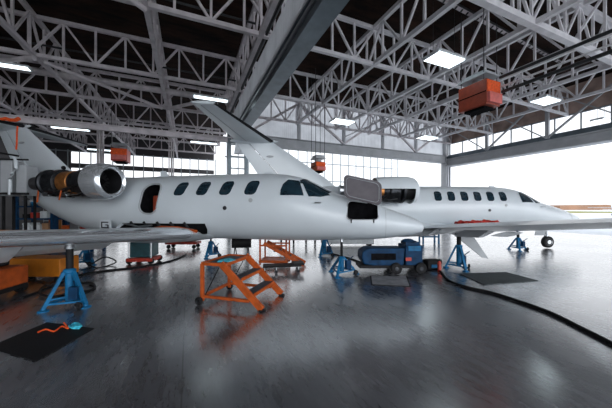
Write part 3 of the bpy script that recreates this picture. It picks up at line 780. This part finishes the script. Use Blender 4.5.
# ------------------------------------------------------------------ orange work steps
def work_steps():
    t = thing('work_steps', 'orange rolling work steps with two dark treads in front of the nearer jet', 'steps', (-1.72, 4.48, 0), -radians(16.8))
    W, Hh, PL, LL = .80, .68, .40, 1.09
    r = .028
    for y in (0, W):
        MB().bar((0, y, .06), (0, y, Hh), .055, .05).build('upright_post', 'orange', t, bevel=.006)
        MB().bar((0, y, Hh), (PL+.06, y, Hh), .055, .05).build('platform_side_rail', 'orange', t, bevel=.006)
        MB().bar((PL-.04, y, Hh+.02), (LL, y, .03), .10 if False else .045, .11).build('stair_stringer', 'orange', t, bevel=.006)
        MB().bar((.0, y, .14), (LL-.22, y, .14), .045, .045).build('base_rail', 'orange', t, bevel=.006)
        MB().bar((.05, y, .15), (.32, y, Hh-.05), .012, .012).build('diagonal_tie', 'black', t)
        wheel((-.03, y+(.05 if y else -.05), .07), .07, .04, t)
        MB().box((LL, y, .015), (.09, .06, .03)).build('rubber_foot', 'black', t)
    MB().bar((0, 0, Hh), (0, W, Hh), .05, .05).build('platform_end_rail', 'orange', t)
    MB().bar((PL+.02, 0, Hh), (PL+.02, W, Hh), .05, .05).build('platform_end_rail', 'orange', t)
    MB().bar((0, 0, .14), (0, W, .14), .045, .045).build('base_rail', 'orange', t)
    MB().box((PL/2, W/2, Hh-.01), (PL-.04, W-.06, .025)).build('platform_deck', 'tread', t)
    for k, (x, z) in enumerate(((PL+.22, .46), (PL+.45, .24))):
        s = MB().box((x, W/2, z), (.20, W-.05, .025)).build('step_tread', 'tread', t)
        MB().box((x+.1, W/2, z), (.02, W-.05, .05)).build('tread_nosing', 'orange', s)
    return t
work_steps()
rg = MB(); rg.add([(0, 0, 0), (.2, .02, .012), (.24, .2, .0), (.1, .24, .02), (-.03, .12, .005)], [(0, 1, 2, 3, 4)])
o = rg.build('blue_rag', 'cyan', loc=(-1.48, 4.50, .708), rz=-.2); s = o.modifiers.new('s', 'SOLIDIFY'); s.thickness = .012
tag(o, 'cyan cloth lying on the platform of the orange work steps', 'rag')

def small_stand():
    t = thing('maintenance_stand', 'orange folding maintenance stand in the middle distance under the nearer jet', 'stand', (-1.25, 7.35, 0), -.1)
    for x in (0, .72):
        for y in (0, .55):
            MB().bar((x, y, .05), (x, y, .80), .04, .04).build('upright_post', 'orange', t)
    for z in (.78, .58, .16):
        for y in (0, .55): MB().bar((0, y, z), (.72, y, z), .04, .04).build('cross_rail', 'orange', t)
    MB().bar((.1, .02, .64), (1.2, .02, .06), .045, .09).bar((.1, .4, .64), (1.2, .4, .06), .045, .09).build('stair_stringer', 'orange', t)
    for k in range(3): MB().box((.45+k*.28, .2, .42-k*.15), (.16, .4, .025)).build('step_tread', 'tread', t)
    MB().box((.36, .27, .14), (.78, .6, .06)).build('base_deck', 'orange', t)
    return t
small_stand()
t = thing('creeper_trolley', 'low dark wheeled creeper beside the orange maintenance stand', 'trolley', (-.95, 6.75, 0), .15)
MB().box((.35, 0, .16), (.95, .36, .035)).box((.75, 0, .2), (.3, .34, .05)).build('padded_board', 'black', t, bevel=.01)
for x in (-.08, .2, .75):
    for y in (-.15, .15):
        MB().tube((x, y, .07), (x, y, .14), .012).build('castor_fork', 'alu', t); wheel((x, y, .035), .035, .025, t)

# ------------------------------------------------------------------ blue ground power cart
t = thing('ground_power_cart', 'navy blue wheeled power cart under the nose of the nearer jet', 'cart', (1.62, 6.78, 0), .03)
prof = [(-.28, .38), (-.22, .24), (.0, .2), (.75, .2), (.78, .62), (-.12, .62), (-.26, .54)]
mb = MB(); n = len(prof)
mb.add([(x, -.25, z) for x, z in prof]+[(x, .25, z) for x, z in prof], [(i, (i+1) % n, n+(i+1) % n, n+i) for i in range(n)]+[tuple(range(n))[::-1], tuple(range(n, 2*n))])
b = mb.build('engine_hood', 'navy', t, bevel=.03)
MB().box((.25, -.255, .42), (.6, .012, .16)).build('side_louver', 'dark', b)
MB().box((1.0, 0, .45), (.42, .52, .48)).build('control_cabinet', 'navy', t, bevel=.02)
MB().box((1.0, -.27, .62), (.3, .02, .12)).build('control_panel', 'blue', t)
MB().prism([(.82, -.2), (1.15, -.22), (1.2, .2), (.85, .22)], .69, .76).sphere((.95, 0, .77), .12, 12, 8, (1.3, 1, .5)).build('draped_sheet', 'navy', t)
MB().box((.45, 0, .17), (1.55, .46, .07)).build('chassis', 'black', t)
MB().tube((-.05, .0, .2), (.25, 0, .2), .12).build('fuel_tank', 'black', t)
for x in (.55, 1.15):
    for y in (-.27, .27): wheel((x, y, .14), .14, .10, t)
MB().box((.85, -.275, .36), (.14, .015, .08)).build('warning_plate', 'red', t)
t = thing('tool_bag', 'small black tool bag right of the navy power cart', 'bag', (3.02, 7.35, 0), 0)
MB().box((0, 0, .12), (.32, .28, .22)).build('bag_body', 'black', t, bevel=.06)
MB().path([(-.1, 0, .2), (-.06, 0, .32), (.06, 0, .32), (.1, 0, .2)], .012).build('handle', 'black', t)
t = thing('battery_case', 'black equipment case at the base of the farther wing jack', 'case', (3.32, 7.1, 0), .1)
MB().box((0, 0, .13), (.38, .26, .24)).build('case_body', 'black', t, bevel=.03)
MB().box((0, -.135, .1), (.2, .02, .08)).build('case_latch', 'blue', t)
t = thing('fire_extinguisher', 'small red canister beside the farther wing jack', 'canister', (3.36, 6.80, 0), 0)
MB().lathe([(0.0, .001), (0, .045), (.22, .045), (.26, .02), (.28, .001)], (0, 0, 0), 'Z', 16).build('canister_body', 'red', t, smooth=True)
MB().box((0, 0, .29), (.04, .03, .05)).path([(0, 0, .3), (.05, 0, .3), (.06, 0, .2)], .01).build('valve', 'black', t)

# ------------------------------------------------------------------ mats & plates
def quad_plate(name, pts, h, m, label, cat, rim=None):
    ps = [fl(*p) for p in pts]; c = sum(ps, Vector())/4
    poly = [((p-c).x, (p-c).y) for p in ps]
    if rim:
        t = thing(name, label, cat, c)
        MB().prism(poly, .001, h).build('rim_frame', rim, t)
        MB().prism([(x*.93, y*.93) for x, y in poly], h, h+.003).build('plate', m, t)
        return t
    return tag(MB().prism(poly, .001, h).build(name, m, loc=c), label, cat)
M['plate'] = mat('worn_steel_plate', (.22, .225, .24), .6, 0, .35, 5)
M['matg'] = mat('dark_grey_mat', (.035, .045, .05), .75, 0, .2, 5)
quad_plate('floor_plate', [(370, 276), (407, 276.5), (411, 287), (371, 285)], .012, 'plate', 'grey plate with dark border on the floor below the navy cart', 'floor plate', 'black')
quad_plate('floor_mat', [(459, 274), (506, 272.5), (538, 281), (484, 285)], .015, 'matg', 'dark grey rubber mat on the floor below the farther wing jack', 'mat')
quad_plate('floor_mat', [(-12, 348), (47, 323), (94, 329), (36, 362)], .012, 'black', 'black rubber mat in the left foreground', 'mat')
# straps on mat
def rope(name, pts, r, m, label, cat, sub=6):
    P = [Vector(p) for p in pts]; out = []
    for i in range(len(P)-1):
        p0, p1, p2, p3 = P[max(i-1, 0)], P[i], P[i+1], P[min(i+2, len(P)-1)]
        for k in range(sub):
            t = k/sub
            out.append(.5*((2*p1)+(-p0+p2)*t+(2*p0-5*p1+4*p2-p3)*t*t+(-p0+3*p1-3*p2+p3)*t**3))
    out.append(P[-1]); c = sum(out, Vector())/len(out); c.z = 0
    return tag(MB().path([q-c for q in out], r, 8).build(name, m, loc=c, smooth=True), label, cat)
def fz(px, py, z): v = fl(px, py); v.z = z; return v
rope('orange_strap', [fz(38, 334, .022), fz(46, 331, .022), fz(54, 333, .022), fz(62, 328, .022), fz(68, 330, .022), fz(64, 325, .03)], .010, 'orangefab', 'orange strap curled on the black foreground mat', 'strap')
rp = []
for i in range(26):
    a = i*1.1; rp.append(fz(73+4.5*cos(a)+i*.18, 330+2.0*sin(a)-i*.07, .024+.03*abs(sin(i*.7))))
rope('cyan_rope', rp, .010, 'cyan', 'cyan rope bundled on the black foreground mat', 'rope', 4)
# hoses and cables
rope('air_hose', [fz(p, q, .024) for p, q in ((418, 269), (432, 269.5), (440, 272), (448, 281), (466, 288), (492, 294), (520, 303), (550, 314), (580, 329), (615, 347), (660, 372))], .024, 'black', 'thick black hose running from the navy cart across the floor to the right', 'hose')
rope('power_cable', [fz(p, q, .02) for p, q in ((322, 252), (335, 255), (350, 259), (362, 263), (375, 264))], .025, 'black', 'black cable between the nose jack and the navy cart', 'cable')
rope('power_cable', [fz(p, q, .02) for p, q in ((22, 299), (40, 292), (58, 285), (76, 277), (100, 272), (135, 268), (160, 264), (178, 259), (186, 255))], .02, 'black', 'long black cable running over the floor behind the wing jack at left', 'cable')
rope('coiled_hose', [fz(p, q, z) for p, q, z in ((90, 286, .02), (95, 288, .02), (88, 292, .02), (70, 294, .02), (52, 298, .02), (40, 296, .05), (45, 290, .08), (62, 288, .05), (80, 284, .02), (92, 284, .02), (93, 290, .02), (70, 297, .02), (48, 302, .02))], .022, 'black', 'black hose looped around the feet of the large wing jack', 'hose')
rope('power_cable', [pt(92, 264, 6.6), pt(105, 257, 7.2), pt(116, 262, 7.6), pt(98, 268, 7.2), pt(85, 262, 7)], .018, 'black', 'tangled black cable hanging behind the wing of the nearer jet', 'cable')

# ------------------------------------------------------------------ left side equipment
t = thing('tow_tractor', 'orange equipment tug with dark top at the left edge below the wing', 'tug', (-5.72, 4.8, 0), .1)
MB().box((0, 0, .36), (.95, .6, .34)).build('tug_body', 'orange', t, bevel=.03)
MB().box((0, 0, .16), (.9, .56, .1)).build('tug_skirt', 'black', t)
MB().box((-.1, 0, .62), (.6, .5, .18)).build('battery_box', 'core', t, bevel=.03)
for i in range(6):
    MB().path([(-.3+.1*i, -.26, .72), (-.25+.1*i, -.33, .62+.03*(i % 2)), (-.2+.12*i, -.31, .50)], .02).build('hose_loop', 'black', t)
for x in (-.32, .32):
    for y in (-.3, .3): wheel((x, y, .12), .12, .09, t)
t = thing('storage_crate', 'large yellow orange crate behind the wing jack at left', 'crate', (-5.95, 6.15, 0), 0)
MB().box((0, 0, .29), (1.15, .5, .40)).build('crate_body', 'yellow', t, bevel=.02)
for x in (-.5, .5): MB().box((x, 0, .05), (.1, .5, .1)).build('crate_skid', 'black', t)
t = thing('service_cart', 'dark teal boxy service cart with red base seen under the fuselage', 'cart', (-4.75, 7.95, 0), .05)
MB().box((0, 0, .42), (.58, .5, .46)).build('cart_body', 'teal', t, bevel=.03)
MB().box((0, -.02, .12), (.74, .56, .1)).build('cart_base', 'red', t, bevel=.02)
for x in (-.27, .27): MB().tube((x*1.15, -.25, .15), (x*1.15, -.25, .75), .02).build('handle_post', 'alu', t)
for x in (-.3, .3):
    for y in (-.24, .24): wheel((x, y, .09), .09, .07, t)
t = thing('floor_trolley', 'low red floor trolley in the background under the fuselage', 'trolley', (-4.9, 10.8, 0), 0)
MB().box((0, 0, .22), (1.25, .5, .1)).build('platform', 'red', t, bevel=.02)
MB().box((.05, 0, .36), (.7, .4, .16)).build('tool_tray', 'matg', t)
for x in (-.5, .5):
    for y in (-.2, .2): wheel((x, y, .08), .08, .06, t)
t = thing('portable_heater', 'black cylinder heater on a small frame with red top behind the work steps', 'heater', (-2.05, 8.6, 0), .2)
MB().lathe([(-.3, .02), (-.3, .17), (.3, .17), (.3, .02)], (0, 0, .5), 'X', 20).build('barrel', 'black', t, smooth=True)
MB().box((.2, 0, .62), (.22, .22, .1)).build('control_box', 'red', t, bevel=.02)
for x in (-.2, .2):
    MB().bar((x, -.12, .4), (x-.04, -.2, .0), .03, .03).bar((x, .12, .4), (x+.04, .2, .0), .03, .03).build('support_leg', 'black', t)
t = thing('work_table', 'dark low bench in the background between the jet noses', 'bench', (-.35, 12.2, 0), 0)
MB().box((0, 0, .62), (1.7, .6, .1)).build('bench_top', 'black', t)
for x in (-.75, -.2, .35, .75): MB().box((x, -.2, .3), (.08, .08, .58)).build('leg', 'black', t)
t = thing('tool_chest', 'long pale grey chest in the background behind the navy cart', 'chest', (1.75, 11.6, 0), 0)
MB().box((0, 0, .4), (2.2, .6, .62)).build('chest_body', 'paper', t, bevel=.02)
MB().box((0, -.31, .55), (2.0, .02, .03)).build('drawer_handle', 'alu', t)
for x in (-.95, .95): MB().box((x, 0, .045), (.12, .5, .09)).build('leg', 'black', t)
t = thing('engine_stand', 'blue framed stand with an orange pack in the background right of the nose tip', 'stand', (5.6, 12.3, 0), 0)
for x in (-.35, .35):
    for y in (-.2, .2): MB().box((x, y, .36), (.06, .06, .72)).build('upright_post', 'blue', t)
for y in (-.2, .2): MB().box((0, y, .70), (.76, .05, .05)).build('top_rail', 'blue', t)
MB().box((0, 0, .3), (.76, .45, .04)).build('lower_shelf', 'blue', t)
tag(MB().sphere((0, 0, .13), .13, 12, 8, (1.1, 1, 1)).build('orange_pack', 'orange', loc=(5.7, 12.3, .73), smooth=True), 'small orange pack on top of the blue framed stand', 'bag')

# tail dock : grey sheet metal columns
t = thing('tail_dock', 'grey sheet metal dock column with white pipe behind the engine at the far left', 'dock', (-8.25, 7.75, 0), .12)
MB().box((-.15, 0, 2.44), (.30, .4, 1.0)).build('left_panel', 'jetgrey', t, bevel=.02)
for x in (-.25, .3):
    for y in (-.15, .15): MB().box((x, y, .98), (.05, .05, 1.96)).build('support_leg', 'black', t)
mb = MB(); mb.prism([(.10, -.2), (.36, -.2), (.36, .2), (.10, .2)], 1.95, 2.8).build('right_panel', 'jetgrey', t, bevel=.02)
MB().path([(.0, -.25, 1.97), (.0, -.25, 2.4), (.05, -.25, 2.55), (.15, -.25, 2.7), (.14, -.25, 2.95), (.04, -.22, 3.05)], .045, 10).build('white_pipe', 'jet', t, smooth=True)
MB().bar((-.6, -.25, 2.0), (.45, -.25, 2.0), .06, .06).bar((-.6, -.25, 2.95), (.45, -.25, 2.95), .04, .04).bar((-.6, -.25, 3.18), (.2, -.25, 3.05), .05, .05).build('hand_rail', 'black', t)
# guard rail
t = thing('guard_rail', 'yellow guard rail in front of the shelves at the left edge', 'rail', (-7.6, 6.9, 0), .05)
MB().bar((-1, 0, 1.0), (.62, 0, 1.0), .06, .07).build('top_rail', 'yellow', t)
for x in (-.9, .55): MB().box((x, 0, .5), (.05, .05, 1.0)).build('post', 'yellow', t)
MB().bar((-1, 0, .55), (.62, 0, .55), .05, .06).build('middle_rail', 'yellow', t)

# shelving with goods
items = []
def rack(x, y, wd, label, rz):
    t = thing('storage_rack', label, 'rack', (x, y, 0), rz)
    for sx in (0, wd):
        for sy in (0, .6): MB().box((sx, sy, 1.15), (.09, .08, 2.3)).build('upright_post', 'navy', t)
    for z in (.3, .75, 1.2, 1.65, 2.1): MB().box((wd/2, .3, z), (wd, .62, .05)).build('shelf', 'navy', t)
    return t
cols = ['paper', 'cardboard', 'red', 'blue', 'paper', 'orange', 'black', 'alu']
nm = {'paper': 'pale plastic bin', 'cardboard': 'brown carton', 'red': 'red bin', 'blue': 'blue bin', 'orange': 'orange bin', 'black': 'black case', 'alu': 'silver tin'}
shn = {.3: 'lowest shelf', .75: 'second shelf', 1.2: 'third shelf', 1.65: 'fourth shelf', 2.1: 'top shelf'}
for ri, (rx, ry, wd, rn) in enumerate([(-10.6, 9.9, 1.3, 'left'), (-9.15, 9.9, 1.3, 'right')]):
    rack(rx, ry, wd, 'tall dark blue storage rack, the %s one of the pair behind the jet tail' % rn, 0)
    for z in (1.2, 1.65, 2.1, .75):
        x = .12; k = 0
        while x < wd-.2:
            w_ = random.uniform(.18, .34); h_ = random.uniform(.15, .32); c = random.choice(cols)
            if x+w_ > wd-.06: break
            b = MB().box((0, 0, h_/2), (w_, .4, h_)).box((0, -.2, h_*.85), (w_*1.04, .03, .03)).build('storage_bin', c, loc=(rx+x+w_/2, ry+.28, z+.026), bevel=.008)
            tag(b, '%s, %s from the left on the %s of the %s storage rack' % (nm[c], ['first', 'second', 'third', 'fourth', 'fifth', 'sixth'][k], shn[z], rn), 'bin', 'goods on the storage racks')
            x += w_+random.uniform(.03, .1); k += 1
# rolled orange and coloured bars between rack and fuselage
for i, (px, c, h) in enumerate([(50.5, 'orange', 1.62), (54, 'orange', 1.5), (57, 'blue', 1.4), (60, 'yellow', 1.35), (64, 'navy', 1.3), (69, 'blue', 1.25)]):
    D = 11.3; p = pt(px, 208, D); p.z = 0
    o = MB().tube((0, 0, 0), (0, 0, h), .06, n=12).tube((0, 0, h), (0, 0, h+.03), .05, n=12).build('gas_cylinder', c, loc=p, smooth=True)
    tag(o, '%s gas cylinder, %s from the left behind the tail cone of the nearer jet' % ({'orange': 'orange', 'blue': 'blue', 'yellow': 'yellow', 'navy': 'dark blue'}[c], ['first', 'second', 'third', 'fourth', 'fifth', 'sixth'][i]), 'cylinder', 'gas cylinders behind the tail')

# ------------------------------------------------------------------ outside
def strip(name, px0, px1, y0, y1, D, m, label, dep=2.0, cat='field'):
    a = pt(px0, y0, D); b = pt(px1, y1, D)
    c = (a+b)/2; n = 12; mb = MB(); w_ = b.x-a.x; h_ = a.z-b.z
    poly = [(-w_/2, -h_/2)]+[(-w_/2+w_*i/n, h_/2*(1+.25*sin(i*2.1)+.3*sin(i*.5))) for i in range(n+1)]+[(w_/2, -h_/2)]
    k = len(poly); mb.add([(x, 0, z) for x, z in poly]+[(x, dep, z) for x, z in poly], [(i, (i+1) % k, k+(i+1) % k, k+i) for i in range(k)]+[tuple(range(k))[::-1], tuple(range(k, 2*k))])
    return tag(mb.build(name, m, loc=c), label, cat)
strip('distant_hill', 560, 700, 206, 212, 230, 'earth', 'low brown hill on the horizon beyond the hangar door', 30, 'hill')
strip('grass_bank', 565, 720, 213, 218.5, 90, 'grass', 'yellow green grass bank beyond the apron', 25, 'grass')
t = thing('parked_airplane', 'small white airplane parked far outside on the apron at the right edge', 'airplane', (64, 55, 0), .4)
MB().lathe([(-3.5, .05), (-2.5, .3), (-1, .5), (1, .55), (2.2, .45), (2.9, .25), (3.1, .05)], (0, 0, 1.1), 'X', 16, True).build('fuselage', 'jet', t, smooth=True)
MB().loft([[Vector((x, -5, 1.62)) for x in (.2, 1.1)]+[Vector((x, -5, 1.72)) for x in (1.1, .2)], [Vector((x, 5, 1.62)) for x in (.2, 1.1)]+[Vector((x, 5, 1.72)) for x in (1.1, .2)]]).build('wing', 'jetgrey', t)
MB().bar((-3.0, 0, 1.2), (-3.7, 0, 2.7), .5, .08, (0, 1, 0)).build('vertical_fin', 'jet', t)
MB().box((-3.2, 0, 1.3), (.7, 2.6, .06)).build('tailplane', 'jet', t)
for x, y in ((2.2, 0), (-.3, 1), (-.3, -1)): wheel((x, y, .25), .25, .16, t)

# ------------------------------------------------------------------ world, camera
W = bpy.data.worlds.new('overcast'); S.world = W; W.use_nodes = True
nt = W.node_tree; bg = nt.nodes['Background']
tc = nt.nodes.new('ShaderNodeTexCoord'); sx = nt.nodes.new('ShaderNodeSeparateXYZ')
rp = nt.nodes.new('ShaderNodeValToRGB')
rp.color_ramp.elements[0].position = 0; rp.color_ramp.elements[0].color = (.95, .97, 1, 1)
rp.color_ramp.elements[1].position = 1; rp.color_ramp.elements[1].color = (.80, .88, 1, 1)
nt.links.new(tc.outputs['Generated'], sx.inputs[0]); nt.links.new(sx.outputs[2], rp.inputs['Fac'])
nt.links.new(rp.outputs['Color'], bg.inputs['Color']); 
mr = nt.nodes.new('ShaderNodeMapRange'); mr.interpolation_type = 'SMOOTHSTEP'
mr.inputs[1].default_value = .15; mr.inputs[2].default_value = -.8; mr.inputs[3].default_value = 1.35; mr.inputs[4].default_value = 4.4  # added fill: unseen sky behind the camera made brighter to light the jets
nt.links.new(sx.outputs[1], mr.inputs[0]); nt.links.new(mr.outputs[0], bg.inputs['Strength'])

cam = bpy.data.cameras.new('camera'); co = bpy.data.objects.new('camera', cam); COL.objects.link(co)
co.location = (0, 0, H); co.rotation_euler = (pi/2, 0, 0)
cam.sensor_width = 36; cam.lens = F/612*36; cam.shift_y = (HY-204)/612; cam.clip_end = 1000
S.camera = co
S.view_settings.view_transform = 'Standard'; S.view_settings.look = 'None'
S.view_settings.exposure = 0.12; S.view_settings.gamma = 1
S.cycles.max_bounces = 8; S.cycles.diffuse_bounces = 5; S.cycles.glossy_bounces = 4
S.cycles.use_denoising = True
S.cycles.sample_clamp_indirect = 6
